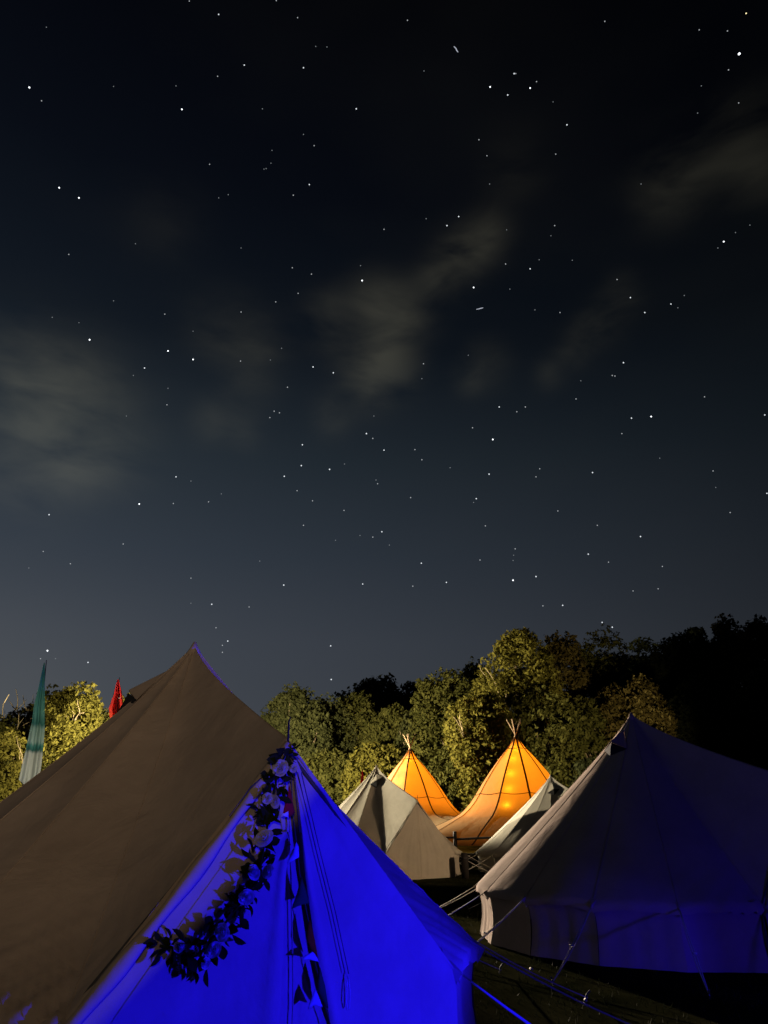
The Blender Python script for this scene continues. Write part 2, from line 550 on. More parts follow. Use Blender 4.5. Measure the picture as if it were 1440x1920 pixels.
def ground():
    m, nt, out = new_mat('night_grass_ground')
    L = nt.links.new
    tc = N(nt, 'ShaderNodeTexCoord')
    n1 = N(nt, 'ShaderNodeTexNoise', Scale=.8, Detail=8.0, Roughness=.65)
    n2 = N(nt, 'ShaderNodeTexNoise', Scale=30.0, Detail=6.0, Roughness=.7)
    L(tc.outputs['Object'], n1.inputs['Vector'])
    L(tc.outputs['Object'], n2.inputs['Vector'])
    r = nt.nodes.new('ShaderNodeValToRGB')
    r.color_ramp.elements[0].position = .35
    r.color_ramp.elements[1].position = .7
    r.color_ramp.elements[0].color = (.010, .012, .005, 1)
    r.color_ramp.elements[1].color = (.034, .034, .016, 1)
    L(n1.outputs['Fac'], r.inputs['Fac'])
    bp = N(nt, 'ShaderNodeBump', Strength=.5, Distance=.008)
    L(n2.outputs['Fac'], bp.inputs['Height'])
    p = nt.nodes.new('ShaderNodeBsdfPrincipled')
    p.inputs['Roughness'].default_value = 1.0
    p.inputs['Specular IOR Level'].default_value = 0
    L(r.outputs[0], p.inputs['Base Color'])
    L(bp.outputs[0], p.inputs['Normal'])
    L(p.outputs[0], out.inputs['Surface'])
    xs = np.concatenate([np.linspace(-1500, -90, 10), np.linspace(-80, 80, 81), np.linspace(90, 1500, 10)])
    ys = np.concatenate([np.linspace(-1500, -30, 8), np.linspace(-25, 140, 84), np.linspace(150, 1500, 10)])
    X, Y = np.meshgrid(xs, ys, indexing='ij')
    V = np.stack([X, Y, hill_z(X, Y)], -1).reshape(-1, 3)
    obj('ground', V, grid_faces(len(xs), len(ys)), m, kind='structure')


ground()


def grass():
    n = 34000
    x = rng.uniform(-5, 9, n)
    y = rng.uniform(3.0, 24, n)
    keep = np.ones(n, bool)
    for (tx, ty) in ((-1.72, 6.49), (3.74, 11.2), (-.23, 23), (-6.5, 15.9), (5.3, 24)):
        keep &= np.hypot(x - tx, y - ty) > 2.5
    x, y = x[keep], y[keep]
    n = len(x)
    z = hill_z(x, y)
    a = rng.uniform(0, 2 * math.pi, n)
    h = rng.uniform(.02, .055, n)
    lean = rng.uniform(0, .04, n)
    b = rng.uniform(0, 2 * math.pi, n)
    wd = .006
    V = np.zeros((n, 3, 3))
    V[:, 0] = np.stack([x - wd * np.cos(a), y - wd * np.sin(a), z - .005], -1)
    V[:, 1] = np.stack([x + wd * np.cos(a), y + wd * np.sin(a), z - .005], -1)
    V[:, 2] = np.stack([x + lean * np.cos(b), y + lean * np.sin(b), z + h], -1)
    o = obj('grass', V.reshape(-1, 3), np.arange(n * 3).reshape(n, 3), M['grass'], kind='stuff', smooth=False)
    o['label'] = 'short dark grass on the ground between the tents'
    o['category'] = 'grass'


grass()


# ------------------------------------------------------------------ bell tents
def bell_tent(cx, cy, label, mat, door=-59.6, hr=32.6, hl=25.4, H=2.95, R=2.45, eave=.6, pr=2.25, pz=1.94, ngore=14,
              vents=(), seed=0, detail=1.0, fine=False, gz=0.0, facet=1.0, flaps=True, group='bell tents on the field'):
    rg = np.random.default_rng(seed)
    C = np.array([cx, cy, gz])
    t = thing('bell_tent', label, 'tent', tuple(C), group)
    th = R_(door)
    d = np.array([math.cos(th), math.sin(th), 0])
    lat = np.array([-d[1], d[0], 0])       # to the right seen from outside is +lat for the viewer? (counter-clockwise)

    def polar(a, r, z):
        return C + np.array([r * math.cos(a), r * math.sin(a), z])
    apex = C + np.array([0, 0, H])
    peak = C + d * pr + np.array([0, 0, pz])
    a0 = th + R_(hr)
    a1 = th - R_(hl) + 2 * math.pi
    ga = np.linspace(a0, a1, ngore + 1)
    corners = [polar(a, R, eave) for a in ga]
    # boundary of the roof
    B, gt, zone = [], [], []
    ns = max(6, int(12 * detail))
    for g in range(ngore):
        for q in range(ns):
            f = q / ns
            a = ga[g] + (ga[g + 1] - ga[g]) * f
            rr = R * (1 - facet + facet * math.cos((ga[1] - ga[0]) / 2) / math.cos(a - (ga[g] + ga[g + 1]) / 2)) - .05 * facet * math.sin(math.pi * f)
            B.append(polar(a, rr, eave + .035 * math.sin(math.pi * f)))
            gt.append(f)
            zone.append(0)
    nd = max(14, int(44 * detail))

    def aline(c, f):   # corner to peak, slightly slack
        p = c + (peak - c) * f
        return p + np.array([0, 0, -.045 * math.sin(math.pi * f)]) - d * .02 * math.sin(math.pi * f)
    for q in range(nd):
        f = q / nd
        B.append(aline(corners[-1], f))
        gt.append(f)
        zone.append(1)
    for q in range(nd + 1):
        f = 1 - q / nd
        B.append(aline(corners[0], f))
        gt.append(f)
        zone.append(2)
    B = np.array(B)[:-1]
    gt = np.array(gt)[:-1]
    zone = np.array(zone)[:-1]
    nb = len(B)
    ms = max(14, int(46 * detail))
    S = np.linspace(0.012, 1, ms) ** 1.15
    P = apex + (B[:, None, :] - apex) * S[None, :, None]
    s = S[None, :]
    # the roof hangs slightly hollow between apex and eave
    P[:, :, 2] -= .085 * np.sin(np.pi * s ** .62) * np.ones((nb, 1))
    out2 = P[:, :, :2] - C[:2]
    ln = np.linalg.norm(out2, axis=2, keepdims=True) + 1e-6
    on = np.concatenate([out2 / ln * .69, np.full((nb, ms, 1), .72)], 2)
    gm = (zone == 0)[:, None]
    f_ = gt[:, None]
    disp = np.where(gm, -.045 * facet * np.sin(np.pi * f_) * np.sin(np.pi * np.clip(s, 0, 1)) ** .8, 0)
    disp = disp + np.where(~gm, -.04 * np.sin(np.pi * np.clip(f_, 0, 1)) * np.sin(np.pi * s), 0)
    # taut folds that fan out from the A-frame head and gather at the corner
    for side, c in ((1, corners[-1]), (2, corners[0])):
        e1 = (c - peak)
        Lc = np.linalg.norm(e1)
        e1 = e1 / Lc
        v = P - peak
        al = v @ e1
        perp = np.linalg.norm(v - al[..., None] * e1, axis=2)
        ang = np.arctan2(perp, al)
        env = np.clip(al / Lc, 0, 1) ** .8 * np.clip((al / Lc), 0, 1)
        w_ = np.zeros_like(ang)
        for k in range(7):
            a_ = R_(3 + 4.2 * k + rg.uniform(-1, 1))
            w_ += rg.uniform(.5, 1.1) * np.exp(-((ang - a_) / R_(1.2)) ** 2) * (.050 * math.exp(-k * .26)) * env
            w_ -= rg.uniform(.5, 1.1) * np.exp(-((ang - a_ - R_(2.1)) / R_(1.1)) ** 2) * (.046 * math.exp(-k * .26)) * env
        near = np.clip(1.2 - np.abs(ang) / R_(42), 0, 1)
        sel = (zone == side)[:, None] | ((zone == 0)[:, None] & (ang < R_(35)))
        disp = disp + np.where(sel, w_ * near * (1 - np.where((zone == side)[:, None], s, 0) ** 5), 0)
        # short hanging gathers along the edge of the roof over the A-frame
        edge = np.clip((s - .80) / .2, 0, 1) ** 1.5
        q_ = f_ * 60 + 3 * np.sin(f_ * 9 + seed)
        disp = disp + np.where((zone == side)[:, None], .004 * np.sin(q_) * edge, 0)
    # faint slack ripples everywhere
    ph = rg.uniform(0, 6, 6)
    an = np.arctan2(P[:, :, 1] - cy, P[:, :, 0] - cx)
    disp = disp + .010 * np.sin(an * 9 + ph[0] + 2.5 * s) * np.sin(s * 5 + ph[1]) * s
    disp = disp + .006 * np.sin(an * 23 + ph[2]) * np.clip(s - .45, 0, 1)
    P = P + on * disp[..., None]
    # valance: cloth edge dropping below the eave
    val = []
    for k, dz in enumerate((.03, .075)):
        ph_ = np.cumsum(np.full(nb, .9))
        row = P[:, -1, :].copy()
        row[:, 2] -= np.where(zone == 0, dz, dz * .15)
        row[:, :2] += (out2[:, -1] / ln[:, -1]) * np.where(zone == 0, .006 * np.sin(ph_) * (k + 1), 0)[:, None]
        val.append(row)
    P = np.concatenate([P, np.stack(val, 1)], 1)
    roof = obj('roof', P.reshape(-1, 3), grid_faces(nb, ms + 2, True), mat, t)

    # seams lie on the roof along every gore line
    gi = [i for i in range(nb) if zone[i] == 0 and gt[i] == 0] + [int(np.argmax(zone == 1))]
    for i in gi:
        V, Fc = tube(P[i, 1:ms] + on[i, 1:ms] * .001, .0045, 5, False)
        obj('seam', V, Fc, mat, t)
    # cone cap at the apex
    V, Fc = tube([apex + (0, 0, -.10), apex + (0, 0, -.03), apex + (0, 0, .02)], [.075, .035, .012], 12)
    obj('apex_cap', V, Fc, mat, t)
    # wall panels
    for g in range(ngore):
        nu_, nv_ = max(5, int(12 * detail)), 6
        V = []
        for i in range(nu_):
            f = i / (nu_ - 1)
            a = ga[g] + (ga[g + 1] - ga[g]) * f
            rr = R * (1 - facet + facet * math.cos((ga[1] - ga[0]) / 2) / math.cos(a - (ga[g] + ga[g + 1]) / 2)) - .05 * math.sin(math.pi * f) - .025
            for j in range(nv_):
                h = j / (nv_ - 1)
                z = (eave + .02) * (1 - h)
                V.append(polar(a, rr - .05 * math.sin(math.pi * h) + .012 * math.sin(f * 22 + g) * math.sin(math.pi * h * .8), z))
        obj('wall_panel', V, grid_faces(nu_, nv_), mat, t)

    # front: triangular gable under the A-frame down to the ground
    cl, crr = corners[-1], corners[0]
    back = -d * .006

    def front_pt(u, z, off=0.0):
        """u -1..1 between the left and right A-frame lines at height z above the tent's ground"""
        zt = max(z, eave)
        f = (zt - eave) / (pz - eave)
        a = cl + (peak - cl) * f
        b = crr + (peak - crr) * f
        a = a + np.array([0, 0, z - zt])
        b = b + np.array([0, 0, z - zt])
        p = a + (b - a) * (u + 1) / 2
        bow = -.045 * math.sin(math.pi * f)
        return p + back + d * off + np.array([0, 0, bow * (1 - abs(u)) * 0])
    nu_, nv_ = max(20, int(90 * detail)), max(12, int(50 * detail))
    V = []
    ph = rg.uniform(0, 6, 5)
    for i in range(nu_):
        u = -1 + 2 * i / (nu_ - 1)
        for j in range(nv_):
            h = j / (nv_ - 1)
            z = (pz - .03) * (1 - h)
            wv = (.011 * math.sin(u * 9 + ph[0]) + .008 * math.sin(u * 21 + ph[1]) + .004 * math.sin(u * 47 + ph[2])) * h
            wv *= 1 - abs(u) ** 1.6
            V.append(front_pt(u, z, wv - .02 * (1 - u * u)))
    obj('front_panel', V, grid_faces(nu_, nv_), mat, t)
    # centre zip seam
    V, Fc = tube([front_pt(.02, pz - .15 - k * (pz - .2) / 14, .004) for k in range(15)], .004, 5)
    obj('zip', V, Fc, mat, t)
    # cloth sleeves that wrap the two A-frame poles
    for sgn in (-1,):
        pts_, rad_ = [], []
        for k in range(26):
            f = k / 25
            z = pz - (pz - eave) * f
            pts_.append(front_pt(sgn * (.99), z, .012) - lat * (0) + np.array([0, 0, -.028 - .045 * math.sin(math.pi * (1 - f))]))
            rad_.append(.030 + .008 * math.sin(f * 19 + sgn) + .010 * f)
        V, Fc = tube(pts_, rad_, 10)
        obj('pole_sleeve', V, Fc, mat, t)
    # spike of the A-frame
    V, Fc = tube([peak + (0, 0, -.05), peak + (0, 0, .10), peak + (0.01, 0, .13)], [.008, .006, .003], 6)
    obj('pole_spike', V, Fc, M['fence_wood'], t)
    V, Fc = tube([peak + back * 2 + (0, 0, -.06), front_pt(-1, eave) - d * .04, front_pt(-1, 0) - d * .04], .012, 6)
    obj('frame_pole', V, Fc, M['steel'], t)
    V, Fc = tube([peak + back * 2 + (0, 0, -.06), front_pt(1, eave) - d * .04, front_pt(1, 0) - d * .04], .012, 6)
    obj('frame_pole', V, Fc, M['steel'], t)
    V, Fc = tube([C + (0, 0, 0), apex - (0, 0, .03)], .018, 8)
    obj('centre_pole', V, Fc, M['steel'], t)

    # vents
    for va in vents:
        a = R_(va)

        def rp(da, q, lift=0):
            ang_ = a + da
            # point on the roof cone
            i = int(np.argmin(np.abs(np.angle(np.exp(1j * (np.arctan2(B[:, 1] - cy, B[:, 0] - cx) - ang_))))))
            j = int(np.argmin(np.abs(S - q)))
            return P[i, j] + on[i, j] * (.012 + lift)
        T = rp(0, .09)
        Lp, Rp = rp(-.42, .20), rp(.42, .20)
        Mid = rp(0, .19, .10)
        Low = rp(0, .245, .0)
        vt = bpy.data.objects.new('vent', None)
        COL.objects.link(vt)
        vt.parent = t
        vt.location = Vector(T - C)
        q1, q2 = (T + Lp) / 2 + (0, 0, .01), (T + Rp) / 2 + (0, 0, .01)
        obj('hood', [T, q1, Lp, Mid, Rp, q2, T + (0, 0, .006), Mid + (0, 0, .006), Lp + (0, 0, .006), Rp + (0, 0, .006)],
            [(0, 1, 3), (1, 2, 3), (0, 3, 5), (5, 3, 4), (6, 7, 8), (6, 9, 7)], mat, vt, smooth=False)
        obj('net', [Lp + (0, 0, .004), rp(-.15, .195, .006), Low, rp(.15, .195, .006), Rp, Mid - (0, 0, .02)], [(0, 2, 5), (2, 4, 5)], M['mesh_net'], vt, smooth=False)
    # guy ropes
    for i, c in enumerate(corners):
        dirn = c - C
        dirn[2] = 0
        dirn = dirn / np.linalg.norm(dirn)
        peg = C + dirn * (R + 1.25 + .1 * rg.uniform(-1, 1))
        peg[2] = gz + .04
        st = c + dirn * .04 + np.array([0, 0, -.02])
        # reinforced pull tab on the corner
        side_ = np.cross(dirn, (0, 0, 1))
        obj('corner_tab', [c - dirn * .10 + side_ * .06 + (0, 0, .075), c - dirn * .10 - side_ * .06 + (0, 0, .075), st + (0, 0, .012), c - dirn * .02 + (0, 0, -.10)],
            [(0, 1, 2), (0, 2, 3), (2, 1, 3)], mat, t, smooth=False)
        bag = Bag()
        for sg in (-1, 1):
            p0 = st
            p1 = peg
            pts = [p0 + (p1 - p0) * k / 8 + side_ * sg * .012 * math.sin(math.pi * k / 8) + np.array([0, 0, -.03 * math.sin(math.pi * k / 8)]) for k in range(9)]
            V, Fc = tube(pts, .0055 if fine else .006, 5)
            bag.add(V, Fc)
        mid = st + (peg - st) * .55
        V, Fc = tube([mid - side_ * .022, mid + side_ * .022], .009, 6)
        bag.add(V, Fc)
        bag.build('guy_rope', M['rope'], t)
        V, Fc = tube([peg + dirn * -.03 + (0, 0, -.03), peg + (0, 0, .03), peg + dirn * .03 + (0, 0, .05)], .008, 5)
        obj('peg', V, Fc, M['steel'], t)
    return dict(t=t, C=C, d=d, peak=peak, apex=apex, cl=cl, cr=crr, front=front_pt, P=P)


TL = bell_tent(-1.72, 6.49, 'largest beige bell tent at left, its door washed in blue light behind a rose garland', M['canvas'], vents=(-163,),
               seed=3, detail=1.6, fine=True, facet=.6)
TR = bell_tent(3.74, 11.23, 'dark bell tent filling the right side, deep blue with a warm lit left edge', M['canvas_rose'], vents=(-146,),
               door=-56.0, seed=5, detail=1.2, facet=.12)
TS = bell_tent(-.23, 23.0, 'small pale bell tent in the middle distance, its gable standing left of the wooden fence', M['canvas_pale'], vents=(-88,),
               seed=8, detail=1.0, facet=.65)
TS2 = bell_tent(5.22, 24.0, 'small pale bell tent with a dark vent, mostly hidden behind the dark right tent', M['canvas_pale'], vents=(-95,),
                H=2.72, eave=.52, pz=1.75, seed=11, detail=.9, facet=.35)
TX = bell_tent(-6.45, 15.9, 'dark bell tent whose roof tip just shows above the largest tent', M['canvas_olive'], seed=13, detail=.5)
TB = bell_tent(.58, -4.40, 'unseen bell tent added behind the photographer to shade the near tent door', M['canvas_olive'], door=26, hr=29, hl=29, seed=15, detail=.5)  # unseen tent, placed to cast the yard lamp's shadow line on the door


# --- details on the near tent's gable
PN = np.cross(TL['cr'] - TL['cl'], TL['peak'] - TL['cl'])
PN /= np.linalg.norm(PN)
if PN @ TL['d'] < 0:
    PN = -PN


def gable(px, py, off=.03):
    """point of the near gable plane seen at this picture position"""
    dr = ray(px, py)
    o = TL['cl'] + PN * off
    k = ((o - CAM) @ PN) / (dr @ PN)
    return CAM + dr * k


def gable_sheet(name, left, right, nv=40, nu=16, off_l=.035, off_r=.0, mat=None, curl=.012, parent=None, seed=0):
    rg = np.random.default_rng(seed)
    ly = np.array([p[1] for p in left], float)
    lx = np.array([p[0] for p in left], float)
    ry = np.array([p[1] for p in right], float)
    rx = np.array([p[0] for p in right], float)
    V = []
    ph = rg.uniform(0, 6, 4)
    for i in range(nu):
        u = i / (nu - 1)
        for j in range(nv):
            v = j / (nv - 1)
            yl = ly[0] + (ly[-1] - ly[0]) * v
            yr = ry[0] + (ry[-1] - ry[0]) * v
            xl = np.interp(yl, ly, lx)
            xr = np.interp(yr, ry, rx)
            off = off_l + (off_r - off_l) * u + .007 * math.sin(u * 7 + ph[0] + v) * v * (1 - u) + .005 * math.sin(u * 15 + ph[1]) * v * (1 - u)
            if u < .12:
                off += curl * math.sin(u / .12 * math.pi)
            off *= min(1, v * 5 + .3)
            V.append(gable(xl + (xr - xl) * u, yl + (yr - yl) * u, off))
    return obj(name, V, grid_faces(nu, nv), mat or M['canvas'], parent)


# overlapping door leaf on the right, and the narrower rolled leaf on the left of the opening
gable_sheet('door_leaf', [(549, 1425), (560, 1520), (572, 1640), (592, 1780), (622, 1930), (640, 2040)],
            [(556, 1425), (588, 1500), (636, 1590), (700, 1690), (784, 1805), (790, 1930), (790, 2040)], nu=34, nv=60, off_l=.028, off_r=.010, parent=TL['t'], seed=1)
gable_sheet('door_leaf', [(548, 1560), (536, 1640), (531, 1780), (524, 1930), (520, 2040)],
            [(462, 1560), (405, 1640), (305, 1780), (200, 1930), (130, 2040)], nu=30, nv=50, off_l=.018, off_r=-.012, parent=TL['t'], seed=2)

# doubled cord with its pull loop
for dx in (0, 7):
    V, Fc = tube([gable(x + dx, y, .045) for x, y in ((558, 1448), (575, 1520), (594, 1600), (622, 1710), (647, 1826))], .0026, 5)
    obj('door_cord', V, Fc, M['dark_cord'], TL['t'])
V, Fc = tube([gable(x, y, .045 + o_) for x, y, o_ in ((652, 1826, 0), (650, 1850, .006), (649, 1878, .008), (651, 1893, .004), (655, 1890, .01), (656, 1860, .012), (653, 1832, .006))], .0038, 6)
obj('pull_loop', V, Fc, M['rope'], TL['t'])
for sx, k in ((452, 1), (536, 2)):
    pass
# thin ropes running from the frame head down the left fold
for pts in (((530, 1432), (500, 1450), (470, 1476), (430, 1530)), ((548, 1430), (556, 1500), (562, 1560))):
    V, Fc = tube([gable(x, y, .05) for x, y in pts], .0028, 5)
    obj('frame_cord', V, Fc, M['dark_cord'], TL['t'])


# ------------------------------------------------------------------ bunting
def bunting():
    anchor = gable(545, 1430, .07)
    t = thing('bunting', 'string of coloured triangular pennants hanging down the blue lit tent door', 'bunting', tuple(anchor))
    line = [(545, 1430), (547, 1480), (549, 1530), (556, 1580), (562, 1640), (573, 1700), (583, 1750), (590, 1800), (603, 1860), (618, 1915), (626, 1960)]
    V, Fc = tube([gable(x, y, .056) for x, y in line], .003, 5)
    obj('string', V, Fc, M['dark_cord'], t)
    pens = [([(543, 1472), (531, 1524), (543, 1533), (553, 1524)], 'red'), ([(541, 1520), (526, 1528), (541, 1533)], 'pale'),
            ([(556, 1578), (546, 1600), (538, 1620), (561, 1607), (560, 1588)], 'pale'),
            ([(566, 1643), (557, 1675), (547, 1704), (562, 1698), (580, 1693), (573, 1668)], 'green'),
            ([(581, 1722), (576, 1745), (576, 1766), (585, 1783), (596, 1794), (590, 1760)], 'orange'),
            ([(588, 1784), (576, 1790), (564, 1800), (582, 1800), (598, 1803)], 'pale'),
            ([(600, 1812), (597, 1840), (596, 1862), (606, 1880), (616, 1891), (610, 1850)], 'green'),
            ([(592, 1854), (584, 1872), (577, 1893), (592, 1884), (605, 1888)], 'pale')]
    for k, (poly, c) in enumerate(pens):
        c0 = np.mean(poly, axis=0)
        rings = []
        for f in (1.0, .6):
            for q, (x, y) in enumerate(poly):
                xx, yy = c0 + (np.array([x, y]) - c0) * f
                rings.append(gable(xx, yy, .064 + .012 * (1 - f) + .006 * math.sin(q * 2 + k)))
        ctr = gable(c0[0], c0[1], .076)
        n = len(poly)
        V = rings + [ctr]
        Fc = []
        for q in range(n):
            q2 = (q + 1) % n
            Fc += [(q, q2, n + q2, n + q), (n + q, n + q2, 2 * n)]
        # a second skin gives the cloth some thickness
        V2 = [v - PN * .003 for v in V]
        m_ = len(V)
        Fc2 = [tuple(i + m_ for i in f[::-1]) for f in Fc] + [(q, q + m_, (q + 1) % n + m_, (q + 1) % n) for q in range(n)]
        obj('pennant', V + V2, Fc + Fc2, M['pen_' + c], t, label=dict(red='dark red pennant', pale='pale white pennant').get(c))


bunting()


# ------------------------------------------------------------------ garland
def leaf_mesh(l, wd, fold, tip):
    n = 5
    V = []
    for i in range(n + 1):
        f = i / n
        ww = wd * math.sin(math.pi * f ** tip) * .5 + (.0006 if 0 < f < 1 else 0)
        z = .12 * l * math.sin(f * 2.6)
        V += [(-ww, l * f, z + fold * ww), (0, l * f, z), (ww, l * f, z + fold * ww)]
    Fc = []
    for i in range(n):
        a = i * 3
        Fc += [(a, a + 1, a + 4, a + 3), (a + 1, a + 2, a + 5, a + 4)]
    return mesh('leaf', V, Fc, M['green_leaf'])


def rose_mesh(r, seed):
    rg = np.random.default_rng(seed)
    V, Fc = [], []
    base = 0
    for layer, (cnt, rad, hgt, opn) in enumerate(((5, .92 * r, .34 * r, .30), (5, .72 * r, .62 * r, .16), (4, .46 * r, .82 * r, .06), (3, .22 * r, .90 * r, .0))):
        for k in range(cnt):
            a0 = 2 * math.pi * (k + layer * .37) / cnt + rg.uniform(-.15, .15)
            half = math.pi / cnt * 1.35
            nu, nv = 5, 5
            for i in range(nu):
                f = -1 + 2 * i / (nu - 1)
                for j in range(nv):
                    h = j / (nv - 1)
                    hh = hgt * h * (1 - .22 * f * f)
                    rr = rad * (.25 + .75 * math.sin(h * 1.5)) + opn * r * h * h * .7
                    rr *= 1 + .04 * math.sin(f * 4 + k)
                    a = a0 + half * f * (.55 + .45 * math.sin(h * 2.2))
                    V.append((rr * math.cos(a), rr * math.sin(a), hh - .25 * r))
            Fc += [tuple(int(q) + base for q in f4) for f4 in grid_faces(nu, nv)]
            base += nu * nv
    return mesh('rose', V, Fc, M['rose'])


def garland():
    root = thing('flower_garland', 'garland of dark green leaves and white roses draped down the blue lit tent door', 'garland', tuple(gable(541, 1405, .08)))
    base = wloc(root)
    path = [(541, 1403), (530, 1425), (521, 1450), (514, 1480), (508, 1510), (503, 1540), (497, 1572), (492, 1605), (484, 1635), (470, 1665), (452, 1692),
            (432, 1718), (412, 1745), (392, 1772), (368, 1792), (350, 1790), (335, 1780), (318, 1775), (300, 1773)]
    pts = np.array([gable(x, y, .058 + .012 * math.sin(i)) for i, (x, y) in enumerate(path)])
    V, Fc = tube(pts, .006, 6)
    obj('vine', V, Fc, M['green_leaf'], root)
    leafs = [leaf_mesh(.088, .050, .5, 1.0), leaf_mesh(.074, .056, .35, .85), leaf_mesh(.10, .036, .6, 1.1), leaf_mesh(.066, .046, .4, 1.0)]
    roses = [((526, 1440), .044), ((502, 1497), .030), ((516, 1503), .034), ((495, 1572), .050), ((476, 1636), .038), ((503, 1634), .034),
             ((462, 1682), .040), ((417, 1748), .040), ((401, 1781), .036), ((336, 1775), .028), ((386, 1806), .026), ((550, 1441), .022)]
    rp = []
    rm = [rose_mesh(1, k) for k in range(4)]
    for k, ((x, y), r) in enumerate(roses):
        p = gable(x, y, .112)
        rp.append(p)
        o = bpy.data.objects.new('rose', rm[k % 4])
        COL.objects.link(o)
        o.parent = root
        o.location = Vector(p - base)
        look = Vector(CAM - p).normalized() + Vector((random.uniform(-.8, .8), random.uniform(-.2, .2), random.uniform(-.7, .6)))
        o.rotation_euler = look.to_track_quat('Z', 'Y').to_euler()
        o.rotation_euler.rotate_axis('Z', random.uniform(0, 6))
        o.scale = (r, r * random.uniform(.85, 1.05), r)
    rg = np.random.default_rng(4)
    n = 225
    seglen = np.linalg.norm(np.diff(pts, axis=0), axis=1)
    cum = np.concatenate([[0], np.cumsum(seglen)]) / seglen.sum()
    count = 0
    view = (CAM - pts.mean(0))
    view /= np.linalg.norm(view)
    while count < n:
        f = rg.uniform(0, 1)
        if f < .10 and rg.uniform() < .2:
            continue
        p = np.array([np.interp(f, cum, pts[:, a]) for a in range(3)])
        wid = .023 + .016 * math.sin(f * 17) ** 2 + (.014 if f > .72 else 0)
        if f < .04:
            wid = .034
        sp = rg.normal(0, wid, 3)
        if np.linalg.norm(sp) > 2.1 * wid:
            continue
        sp = sp - PN * (sp @ PN) * .65
        p = p + sp
        dd = (p - gable(720, 1500, .035)) @ PN
        if dd < .012:
            p = p + PN * (.012 - dd)
        if dd > .042:
            p = p - PN * (dd - .042)
        # keep the flowers' faces clear
        if any(np.linalg.norm((p - q) - ((p - q) @ view) * view) < .036 and (p - q) @ view > -.02 for q in rp):
            continue
        o = bpy.data.objects.new('leaf', leafs[int(rg.integers(4))])
        COL.objects.link(o)
        o.parent = root
        o.location = Vector(p - base)
        outd = Vector(sp / (np.linalg.norm(sp) + 1e-6)) + Vector((rg.uniform(-.4, .4), rg.uniform(-.4, .4), rg.uniform(-1.0, .2))) * .8
        outd = outd - Vector(PN) * min(0, outd.dot(Vector(PN)))
        q = outd.to_track_quat('Y', 'Z')
        o.rotation_mode = 'QUATERNION'
        from mathutils import Quaternion
        o.rotation_quaternion = q @ Quaternion((0, 1, 0), float(rg.uniform(0, 6.28)))
        sc = rg.uniform(.5, 1.12)
        o.scale = (sc, sc, sc)
        count += 1
    # a few sprigs that hang clear at the lower end
    return root


garland()


# ------------------------------------------------------------------ tipis
def tipi_profile(r):
    # concave hat profile: steep cone that flares into a shallow brim
    rs = np.array([0, .07, .43, .91, 1.37, 1.78, 2.15, 2.44, 2.75, 3.1, 3.6, 4.3, 5.3])
    zs = np.array([5.36, 5.26, 4.74, 4.22, 3.66, 3.12, 2.58, 2.18, 1.86, 1.58, 1.32, .95, .30])
    return np.interp(r, rs, zs)


TA = np.array([1.56, 45.2])
TBt = np.array([6.67, 38.0])


